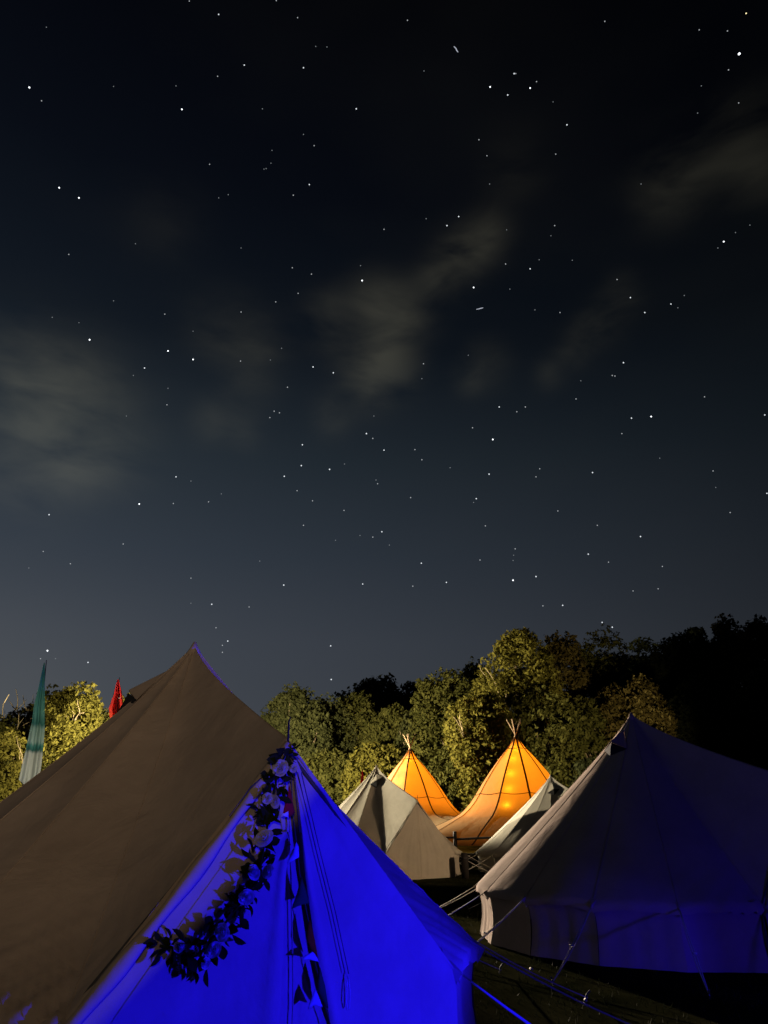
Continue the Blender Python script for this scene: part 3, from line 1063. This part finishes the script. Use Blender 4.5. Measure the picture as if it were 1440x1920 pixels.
def tipi(c, other, label, zoff, turn, lampw):
    t = thing('tipi', label, 'tipi', (c[0], c[1], 0), 'orange tipis linked by a low canopy')
    mid = (c + other) / 2
    ax = (other - c) / np.linalg.norm(other - c)
    D = np.linalg.norm(other - c) / 2
    nu, nv = 180, 60
    RM = 5.3
    A = turn + np.linspace(0, 2 * math.pi, nu, endpoint=False)
    rr_ = np.linspace(0, 1, nv) ** 1.35
    V = np.zeros((nu, nv, 3))

    def height(x, y):
        h1 = tipi_profile(np.hypot(x - c[0], y - c[1])) + zoff
        h2 = tipi_profile(np.hypot(x - other[0], y - other[1])) + (OFF - zoff)
        # the canopy carries across the saddle between the two
        pr_ = (x - c[0]) * ax[0] + (y - c[1]) * ax[1]
        pe = -(x - c[0]) * ax[1] + (y - c[1]) * ax[0]
        sad = 1.55 - .16 * np.abs(pe) - .02 * pe ** 2 + .035 * np.abs(pr_ - D) ** 1.5
        sad = np.where((pr_ > -.5) & (pr_ < 2 * D + .5), sad, -5)
        k = 7.0
        return np.log(np.exp(k * h1) + np.exp(k * h2) + np.exp(k * sad)) / k
    OFF = zoff * 2 if True else 0
    for i, a in enumerate(A):
        ca = math.cos(a) * ax[0] + math.sin(a) * ax[1]
        rmax = RM
        if ca > .01:
            rmax = min(math.hypot(RM, 0) if ca * RM < D else D / ca, 1.25 * RM)
        r = rr_ * rmax
        x = c[0] + r * math.cos(a)
        y = c[1] + r * math.sin(a)
        z = height(x, y)
        # panels pull slightly hollow between the poles
        fr = ((a - turn) * 10 / (2 * math.pi)) % 1
        z = z - .07 * math.sin(math.pi * fr) * np.sin(np.pi * np.clip(r / 4.5, 0, 1))
        z[0] = 5.36 + zoff
        V[i, :, 0], V[i, :, 1], V[i, :, 2] = x, y, np.maximum(z, .05)
    for k in range(10):
        i0, i1 = k * 18, (k + 1) * 18
        idx = [i % nu for i in range(i0, i1 + 1)]
        obj('panel', V[idx].reshape(-1, 3), grid_faces(19, nv), M['tipi'], t)
        # webbing along each panel edge, dark to stand in for the pole's shadow
        line = V[i0 % nu]
        e = np.array([-math.sin(A[i0 % nu]), math.cos(A[i0 % nu]), 0]) * .045
        up = np.array([0, 0, .02])
        Vv = np.stack([line - e + up, line + up * 1.6, line + e + up], 0)
        Vv = np.concatenate([Vv])
        obj('seam', Vv.reshape(-1, 3), grid_faces(3, nv), M['tipi_seam_shade'], t)
    # horizontal joints: one below the smoke cap, one at the hip
    for rr, wdt in ((.46, .035), (2.15, .022)):
        ring = []
        for i, a in enumerate(A):
            r = np.hypot(V[i, :, 0] - c[0], V[i, :, 1] - c[1])
            z = np.interp(rr, r, V[i, :, 2])
            z2 = np.interp(rr + wdt, r, V[i, :, 2])
            cs = np.array([math.cos(a), math.sin(a), 0])
            p = np.array([c[0], c[1], 0])
            ring.append([p + cs * (rr + .012) + (0, 0, z + .012), p + cs * (rr + wdt + .014) + (0, 0, z2 + .012)])
        obj('band', np.array(ring).reshape(-1, 3), grid_faces(nu, 2, True), M['tipi_seam_shade'], t)
    # crossing poles at the top
    top = np.array([c[0], c[1], 5.36 + zoff])
    rg = np.random.default_rng(int(zoff * 10 + 5))
    for k in range(5):
        a = k * 2 * math.pi / 5 + .5
        dv = np.array([math.cos(a) * .40, math.sin(a) * .40, .78 + rg.uniform(-.1, .08)])
        V1, F1 = tube([top - dv * .5 * np.array([1, 1, 1]), top + dv * .1, top + dv], [.05, .042, .036], 7)
        obj('pole', V1, F1, M['pole_wood'], t)
    # lamps hanging inside: bulb row up each pole
    for dz, dx, k in ((1.15, -1.9, .24), (1.4, 1.2, .20), (1.5, -.3, .20), (2.75, -.1, .26), (3.7, .1, .085), (4.45, 0, .03)):
        lamp('tipi_lamp', (c[0] + dx, c[1] - .5 * (5 - dz) / 4, dz + zoff), lampw * k, (1.0, .55, .14), .12)
    # string of bulbs climbing just inside the cloth
    for zz in (1.9, 2.6, 3.3, 4.0, 4.5):
        rr = float(np.interp(-zz, -np.array([5.36, 5.26, 4.74, 4.22, 3.66, 3.12, 2.58, 2.18, 1.86, 1.58, 1.32, .95, .30]),
                             [0, .07, .43, .91, 1.37, 1.78, 2.15, 2.44, 2.75, 3.1, 3.6, 4.3, 5.3]))
        rr = max(rr - .34, .05)
        lamp('tipi_bulb', (c[0] + rr * math.cos(-2.0), c[1] + rr * math.sin(-2.0), zz + zoff), lampw * .024, (1.0, .66, .16), .05)
    return t


tipi(TBt, TA, 'nearer and taller glowing orange tipi on the right with five crossed poles', 0.0, .35, 330)
tipi(TA, TBt, 'farther glowing orange tipi on the left, rising behind the small pale bell tent', 0.0, .1, 330)


# ------------------------------------------------------------------ fence
def fence():
    Y = 27.0
    p0 = at(854, 1600, Y)
    t = thing('rail_fence', 'dark wooden post and rail fence in front of the glowing tipis', 'fence', (p0[0], Y, 0))
    xs = [p0[0] - 3.9, p0[0] - 1.95, p0[0], p0[0] + 1.95, p0[0] + 3.9]
    top = at(854, 1560, Y)[2]
    for k, x in enumerate(xs):
        V, Fc = tube([(x, Y, -.1), (x + .01, Y, .5), (x + .005, Y, top), (x + .005, Y, top + .02)], [.07, .066, .062, .05], 9)
        obj('post', V, Fc, M['fence_wood'], t)
    for z0 in (at(854, 1572, Y)[2], at(854, 1601, Y)[2]):
        for k in range(4):
            a, b = xs[k], xs[k + 1]
            pts = [(a + (b - a) * f - .06 + .12 * f, Y - .095, z0 + .02 * math.sin(f * 5 + k * 2 + z0) + .018 * (f - .5)) for f in np.linspace(0, 1, 7)]
            V, Fc = tube(pts, [.030, .036, .038, .036, .038, .036, .030], 7)
            obj('rail', V, Fc, M['fence_wood'], t)


fence()


def bollard():
    p = at(872, 1640, 21.5)
    x, y = p[0], 21.5
    t = thing('bollard', 'short dark wooden post beside the right wall of the small pale bell tent', 'bollard', (x, y, 0))
    V, Fc = tube([(x, y, -.02), (x + .01, y, .3), (x, y, .60), (x, y, .63)], [.10, .095, .09, .06], 12)
    obj('post', V, Fc, M['fence_wood'], t)
    V, Fc = tube([(x - .11, y - .02, .50), (x, y - .115, .50), (x + .11, y - .02, .50)], .012, 6)
    obj('rope_band', V, Fc, M['dark_cord'], t)


bollard()


# ------------------------------------------------------------------ flags
def flag_mat(name, stops, transl=.55):
    m, nt, out = new_mat(name)
    L = nt.links.new
    tc = N(nt, 'ShaderNodeTexCoord')
    sep = nt.nodes.new('ShaderNodeSeparateXYZ')
    L(tc.outputs['Generated'], sep.inputs[0])
    nz = N(nt, 'ShaderNodeTexNoise', Scale=5.0, Detail=3.0)
    L(tc.outputs['Generated'], nz.inputs['Vector'])
    ad = nt.nodes.new('ShaderNodeMath')
    ad.operation = 'MULTIPLY_ADD'
    L(nz.outputs['Fac'], ad.inputs[0])
    ad.inputs[1].default_value = .10
    L(sep.outputs['Z'], ad.inputs[2])
    r = nt.nodes.new('ShaderNodeValToRGB')
    r.color_ramp.elements[0].position = stops[0][0]
    r.color_ramp.elements[0].color = (*stops[0][1], 1)
    r.color_ramp.elements[1].position = stops[-1][0]
    r.color_ramp.elements[1].color = (*stops[-1][1], 1)
    for p, c in stops[1:-1]:
        e = r.color_ramp.elements.new(p)
        e.color = (*c, 1)
    L(ad.outputs[0], r.inputs[0])
    p = nt.nodes.new('ShaderNodeBsdfPrincipled')
    p.inputs['Roughness'].default_value = .6
    L(r.outputs[0], p.inputs['Base Color'])
    tr = nt.nodes.new('ShaderNodeBsdfTranslucent')
    L(r.outputs[0], tr.inputs[0])
    mx = nt.nodes.new('ShaderNodeMixShader')
    mx.inputs[0].default_value = transl
    L(p.outputs[0], mx.inputs[1])
    L(tr.outputs[0], mx.inputs[2])
    L(mx.outputs[0], out.inputs[0])
    return m


def flag(name, label, Y, left, right, bottom_drop, mat, amp, polex, seed=0, pole_top=None):
    """silk flag: a narrow streamer cloth hanging in folds from the tip of its pole"""
    rg = np.random.default_rng(seed)
    base = at(polex, 1500, Y)
    t = thing(name, label, 'flag', (base[0], Y, 0), 'festival flags on tall poles')
    ly, lx = [p[1] for p in left], [p[0] for p in left]
    ry, rx = [p[1] for p in right], [p[0] for p in right]
    nu, nv = 26, 40
    V = []
    ph = rg.uniform(0, 6, 3)
    for i in range(nu):
        u = i / (nu - 1)
        for j in range(nv):
            v = j / (nv - 1)
            yl = ly[0] + (ly[-1] - ly[0]) * v
            yr = ry[0] + (ry[-1] - ry[0]) * v
            x = np.interp(yl, ly, lx) * (1 - u) + np.interp(yr, ry, rx) * u
            y = yl * (1 - u) + yr * u + bottom_drop * math.sin(math.pi * u) * v ** 3
            dep = amp * v ** .7 * (math.sin(u * 9 + ph[0] + v * 1.5) + .5 * math.sin(u * 19 + ph[1] - v * 2) + .6 * math.sin(v * 6 + ph[2]) * (1 - u))
            V.append(at(x, y, Y + dep))
    obj('cloth', V, grid_faces(nu, nv), mat, t)
    pt = pole_top or right[0]
    top = at(pt[0], pt[1], Y)
    V, Fc = tube([(base[0], Y + .04, -.05), ((base[0] + top[0]) / 2, Y + .04, top[2] / 2), (top[0] + .01, Y + .03, top[2] + .05)], [.028, .02, .008], 7)
    obj('pole', V, Fc, M['dark_cord'], t)
    # hem ties that hold the cloth to the pole
    for f in (.12, .4, .7):
        yy = right[0][1] + (right[-1][1] - right[0][1]) * f
        xx = np.interp(yy, ry, rx)
        q = at(xx, yy, Y)
        pp = np.array([base[0] + (top[0] - base[0]) * q[2] / top[2], Y + .04, q[2]])
        V, Fc = tube([q, (q + pp) / 2, pp], .006, 5)
        obj('tie', V, Fc, M['rope'], t)
    return t


teal = flag_mat('teal_silk', [(0, (.80, .88, .84)), (.30, (.80, .88, .82)), (.325, (.05, .22, .21)), (.36, (.10, .42, .38)), (.39, (.54, .78, .72)), (.50, (.44, .70, .64)),
                              (.54, (.06, .28, .26)), (.62, (.18, .54, .49)), (.78, (.12, .46, .42)), (1.0, (.05, .32, .29))])
red = flag_mat('red_silk', [(0, (.80, .16, .04)), (.4, (.80, .05, .03)), (1, (.75, .02, .03))], .45)
flag('teal_flag', 'tall teal and white silk flag hanging at the far left above the tent edge', 14,
     [(82, 1243), (72, 1290), (64, 1320), (60, 1352), (47, 1410), (35, 1462)], [(84, 1242), (84, 1300), (84, 1370), (79, 1425), (74, 1462)], 12, teal, .07, 76, 1)
flag('red_flag', 'red silk flag poking up behind the sloping roof of the largest tent', 20,
     [(220, 1274), (212, 1305), (204, 1328), (207, 1362)], [(222, 1273), (228, 1295), (232, 1330), (228, 1362)], 6, red, .08, 224, 2)
flag('red_flag', 'tiny red flag beside the tip of the small pale bell tent', 29,
     [(679, 1444), (677, 1455), (675, 1472)], [(680, 1443), (682, 1455), (681, 1475)], 3, red, .05, 681, 3)


# ------------------------------------------------------------------ trees
def leaf_cloud(centers, radii, per, size, rg, squash=.75):
    n = int(per.sum())
    idx = np.repeat(np.arange(len(centers)), per)
    v = rg.normal(size=(n, 3))
    v /= np.linalg.norm(v, axis=1)[:, None]
    rad = radii[idx] * rg.uniform(.25, 1.08, n) ** .5
    pos = centers[idx] + v * rad[:, None] * np.array([1, 1, squash])
    # leaf normals roughly outwards and up, long axis random
    nrm = v * .9 + rg.normal(size=(n, 3)) * .65 + np.array([0, 0, .35])
    nrm /= np.linalg.norm(nrm, axis=1)[:, None]
    r = rg.normal(size=(n, 3))
    e1 = np.cross(nrm, r)
    e1 /= np.linalg.norm(e1, axis=1)[:, None] + 1e-9
    e2 = np.cross(nrm, e1)
    s = size * rg.uniform(.6, 1.35, n)[:, None]
    Vt = np.stack([pos - e1 * s, pos + e2 * s * .48 - e1 * s * .1, pos + e1 * s, pos - e2 * s * .48 + e1 * s * .1], 1)
    return Vt.reshape(-1, 3), np.arange(n * 4).reshape(n, 4)


def branch_path(a, b, rg, wob=.12, n=6):
    a, b = np.array(a, float), np.array(b, float)
    L_ = np.linalg.norm(b - a)
    pts = [a + (b - a) * f for f in np.linspace(0, 1, n)]
    off = np.zeros(3)
    for k in range(1, n):
        off = off + rg.normal(0, wob * L_ / n, 3)
        pts[k] = pts[k] + off
    return np.array(pts)


def tree(px, py_top, Y, hw, label, leafm, seed, nleaf=15000, low=.12, bare=0, cat='tree', lsize=None, group='trees behind the tents', name='broadleaf_tree', nclu=150, lobes=8, gap=1.0):
    rg = np.random.default_rng(seed)
    top = at(px, py_top, Y)
    depth = (Y * math.cos(PITCH) + (top[2] - 1.5) * math.sin(PITCH))
    hw = hw * 1.32
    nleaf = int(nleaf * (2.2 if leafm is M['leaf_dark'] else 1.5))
    Rw = hw / F * depth
    x0 = top[0]
    gz = float(hill_z(x0, Y))
    H = top[2] - gz
    t = thing(name, label, cat, (x0, Y, gz), group)
    zc = gz + H * (low + (1 - low) * .5)
    rz = H * (1 - low) * .5
    # lobes give the crown an uneven outline
    ld = rg.normal(size=(lobes, 3))
    ld /= np.linalg.norm(ld, axis=1)[:, None]
    ld[0] = (0.1, -.2, .97)
    C_, r_ = [], []
    for k in range(nclu):
        v = rg.normal(size=3)
        v /= np.linalg.norm(v)
        b = np.max(ld @ v)
        v = v / (np.abs(v) ** 2.8).sum() ** (1 / 2.8)
        rr = (.58 + .44 * np.clip(b, 0, 1) ** 3) * rg.uniform(.35, 1.0) ** .42
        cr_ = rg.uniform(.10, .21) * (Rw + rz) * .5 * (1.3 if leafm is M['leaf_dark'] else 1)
        p = np.array([x0, Y, zc]) + v * np.array([Rw, Rw * .85, rz]) * rr - v * cr_ * .6
        p[2] = min(p[2], gz + H - cr_ * .7)
        C_.append(p)
        r_.append(cr_)
    C_, r_ = np.array(C_), np.array(r_)
    per = np.maximum(20, (nleaf * r_ ** 2 / (r_ ** 2).sum())).astype(int)
    if lsize is None:
        lsize = .105 + .0013 * Y
    V, Fc = leaf_cloud(C_, r_, per, lsize, rg)
    # stray twigs of leaves round the outline
    ns = max(200, nleaf // 14) if leafm is not M['leaf_dark'] else 60
    v = rg.normal(size=(ns, 3))
    v /= np.linalg.norm(v, axis=1)[:, None]
    b = np.clip((v @ ld.T).max(1), 0, 1)
    v = v / ((np.abs(v) ** 2.8).sum(1) ** (1 / 2.8))[:, None]
    pos = np.array([x0, Y, zc]) + v * np.array([Rw, Rw * .85, rz]) * ((.58 + .43 * b ** 3) * rg.uniform(.84, 1.02, ns))[:, None]
    pos[:, 2] = np.minimum(pos[:, 2], gz + H + .1)
    V2, F2 = leaf_cloud(pos, np.full(ns, .16), np.full(ns, 3), lsize * .9, rg)
    crown = obj('crown', np.concatenate([V, V2]), np.concatenate([Fc, F2 + len(V)]), leafm, t, smooth=False, kind='stuff')
    # trunk and limbs
    tb = [np.array([x0, Y, gz - .1]), np.array([x0 + rg.uniform(-.3, .3), Y, gz + H * .35]), np.array([x0 + rg.uniform(-.5, .5), Y, gz + H * .78])]
    r0 = .022 * H + .06
    V, Fc = tube(branch_path(tb[0], tb[2], rg, .08, 7), np.linspace(r0, r0 * .25, 7), 8)
    obj('trunk', V, Fc, M['bark'], t)
    order = np.argsort(-r_)[:9]
    for q in order:
        f = rg.uniform(.25, .65)
        a = tb[0] + (tb[2] - tb[0]) * f
        V, Fc = tube(branch_path(a, C_[q], rg, .16, 6), np.linspace(r0 * .42, .03, 6), 6)
        obj('limb', V, Fc, M['bark'], t)
    for k in range(bare):
        f = rg.uniform(.5, .8)
        a = tb[0] + (tb[2] - tb[0]) * f
        dv = np.array([rg.uniform(-1, 1), rg.uniform(-1.0, -.2), rg.uniform(.2, 1.1)])
        tip = np.array([x0, Y, zc]) + dv / np.linalg.norm(dv) * np.array([Rw, Rw, rz]) * rg.uniform(1.0, 1.22)
        main = branch_path(a, tip, rg, .32, 9)
        bag = Bag()
        bag.add(*tube(main, np.linspace(.10, .02, 9), 6))
        for m_ in range(4):
            s0 = main[int(rg.integers(3, 8))]
            d2 = (tip - a) / np.linalg.norm(tip - a) + rg.normal(0, .6, 3)
            bag.add(*tube(branch_path(s0, s0 + d2 * rg.uniform(.5, 1.3), rg, .3, 5), np.linspace(.04, .012, 5), 5))
        bag.build('bare_branch', M['bark_pale'], t)
    return t


LY, LM, LG, LB, LD = M['leaf_yellow'], M['leaf_mid'], M['leaf_grey'], M['leaf_brown'], M['leaf_dark']
# left group, close to the floodlight
tree(5, 1338, 54, 62, 'dull olive tree at the far left edge of the picture beside the teal flag', LM, 21, 11000, bare=3)
tree(48, 1322, 59, 45, 'tree with twisted bare branches just left of the teal flag', LB, 22, 7000, bare=7, gap=1.3)
tree(95, 1286, 58, 44, 'tree with pale upright bare limbs immediately right of the teal flag', LM, 23, 8000, bare=8)
tree(152, 1279, 54, 52, 'brightest yellow green tree, rounded, between the teal flag and the red flag', LY, 24, 17000, bare=2)
tree(118, 1342, 51, 34, 'full warm yellow green tree close behind the tree with pale bare limbs', LY, 61, 12000)
tree(22, 1368, 50, 46, 'warm yellow green tree low at the left edge behind the twisted bare branches', LY, 62, 10000, low=.02)
tree(60, 1395, 51, 60, 'low olive bush tree under the teal flag at the left edge', LM, 25, 9000, bare=2, low=.02)
tree(238, 1302, 58, 26, 'small yellow tree top just right of the red flag above the tent slope', LY, 26, 6000)
tree(266, 1296, 57, 24, 'yellow leaf tuft of a tree touching the sloping roof of the largest tent', LY, 27, 5000)
tree(200, 1330, 56, 40, 'yellow olive tree standing directly behind the red flag', LM, 28, 7000)
# centre group
tree(545, 1284, 70, 52, 'rounded grey green tree at the left end of the central tree line', LG, 31, 15000)
tree(615, 1300, 69, 42, 'narrow grey green tree second from the left in the central tree line', LG, 32, 12000, low=.05)
tree(668, 1296, 71, 46, 'grey green tree in front of the black distant treetops', LM, 33, 13000, bare=1)
tree(735, 1322, 66, 48, 'mid green tree below the black distant treetops', LM, 34, 14000)
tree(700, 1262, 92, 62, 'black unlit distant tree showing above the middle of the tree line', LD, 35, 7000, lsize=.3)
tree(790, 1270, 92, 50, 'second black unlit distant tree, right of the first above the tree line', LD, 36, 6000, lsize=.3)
tree(838, 1256, 62, 58, 'broad green tree just left of the tallest lit tree', LM, 37, 17000)
tree(962, 1183, 58, 70, 'tallest lit tree, yellow green, its crown rising above the taller tipi', LY, 38, 24000, bare=1, lobes=12)
tree(885, 1236, 66, 40, 'smaller olive tree filling the notch left of the tallest lit tree', LM, 58, 9000)
tree(780, 1330, 64, 42, 'dim green tree directly behind the tip of the farther tipi', LG, 59, 9000)
tree(580, 1320, 66, 40, 'dim grey tree between the two rounded trees at the left end of the central line', LG, 60, 8000)
tree(905, 1300, 53, 60, 'yellow green tree at the foot of the tallest lit tree, between the tipis', LY, 39, 17000, bare=1)
tree(1035, 1186, 61, 60, 'olive tree immediately right of the tallest lit tree', LB, 40, 15000)
tree(1010, 1290, 54, 58, 'mid green tree behind the tip of the taller tipi', LM, 41, 15000)
tree(1120, 1176, 64, 62, 'dim olive tree over the gap left of the dark right tent tip', LM, 42, 13000)
tree(1095, 1310, 57, 50, 'dark green tree between the taller tipi and the dark right tent tip', LM, 43, 12000)
tree(1185, 1268, 56, 58, 'brownish rounded tree directly behind the dark right tent tip', LB, 44, 16000)
tree(1235, 1380, 50, 42, 'low brownish tree hugging the right slope of the dark right tent', LB, 45, 7000)
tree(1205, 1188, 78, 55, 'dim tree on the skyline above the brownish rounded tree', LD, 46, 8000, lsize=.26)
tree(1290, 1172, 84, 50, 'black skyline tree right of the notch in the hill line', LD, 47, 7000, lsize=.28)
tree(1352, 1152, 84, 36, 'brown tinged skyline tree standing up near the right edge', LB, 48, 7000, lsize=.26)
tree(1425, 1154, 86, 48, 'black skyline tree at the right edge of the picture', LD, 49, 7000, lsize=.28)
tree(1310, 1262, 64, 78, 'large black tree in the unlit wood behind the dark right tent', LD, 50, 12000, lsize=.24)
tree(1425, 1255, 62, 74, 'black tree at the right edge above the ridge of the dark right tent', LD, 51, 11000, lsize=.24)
tree(610, 1405, 64, 60, 'low green shrubby tree behind the small pale bell tent, left side', LM, 52, 11000, low=.0)
tree(700, 1392, 62, 50, 'low bright bushy tree rising behind the tip of the small pale bell tent', LY, 53, 11000, low=.0)
tree(835, 1400, 55, 62, 'low dark shrubby tree between the two tipis', LM, 54, 12000, low=.0)
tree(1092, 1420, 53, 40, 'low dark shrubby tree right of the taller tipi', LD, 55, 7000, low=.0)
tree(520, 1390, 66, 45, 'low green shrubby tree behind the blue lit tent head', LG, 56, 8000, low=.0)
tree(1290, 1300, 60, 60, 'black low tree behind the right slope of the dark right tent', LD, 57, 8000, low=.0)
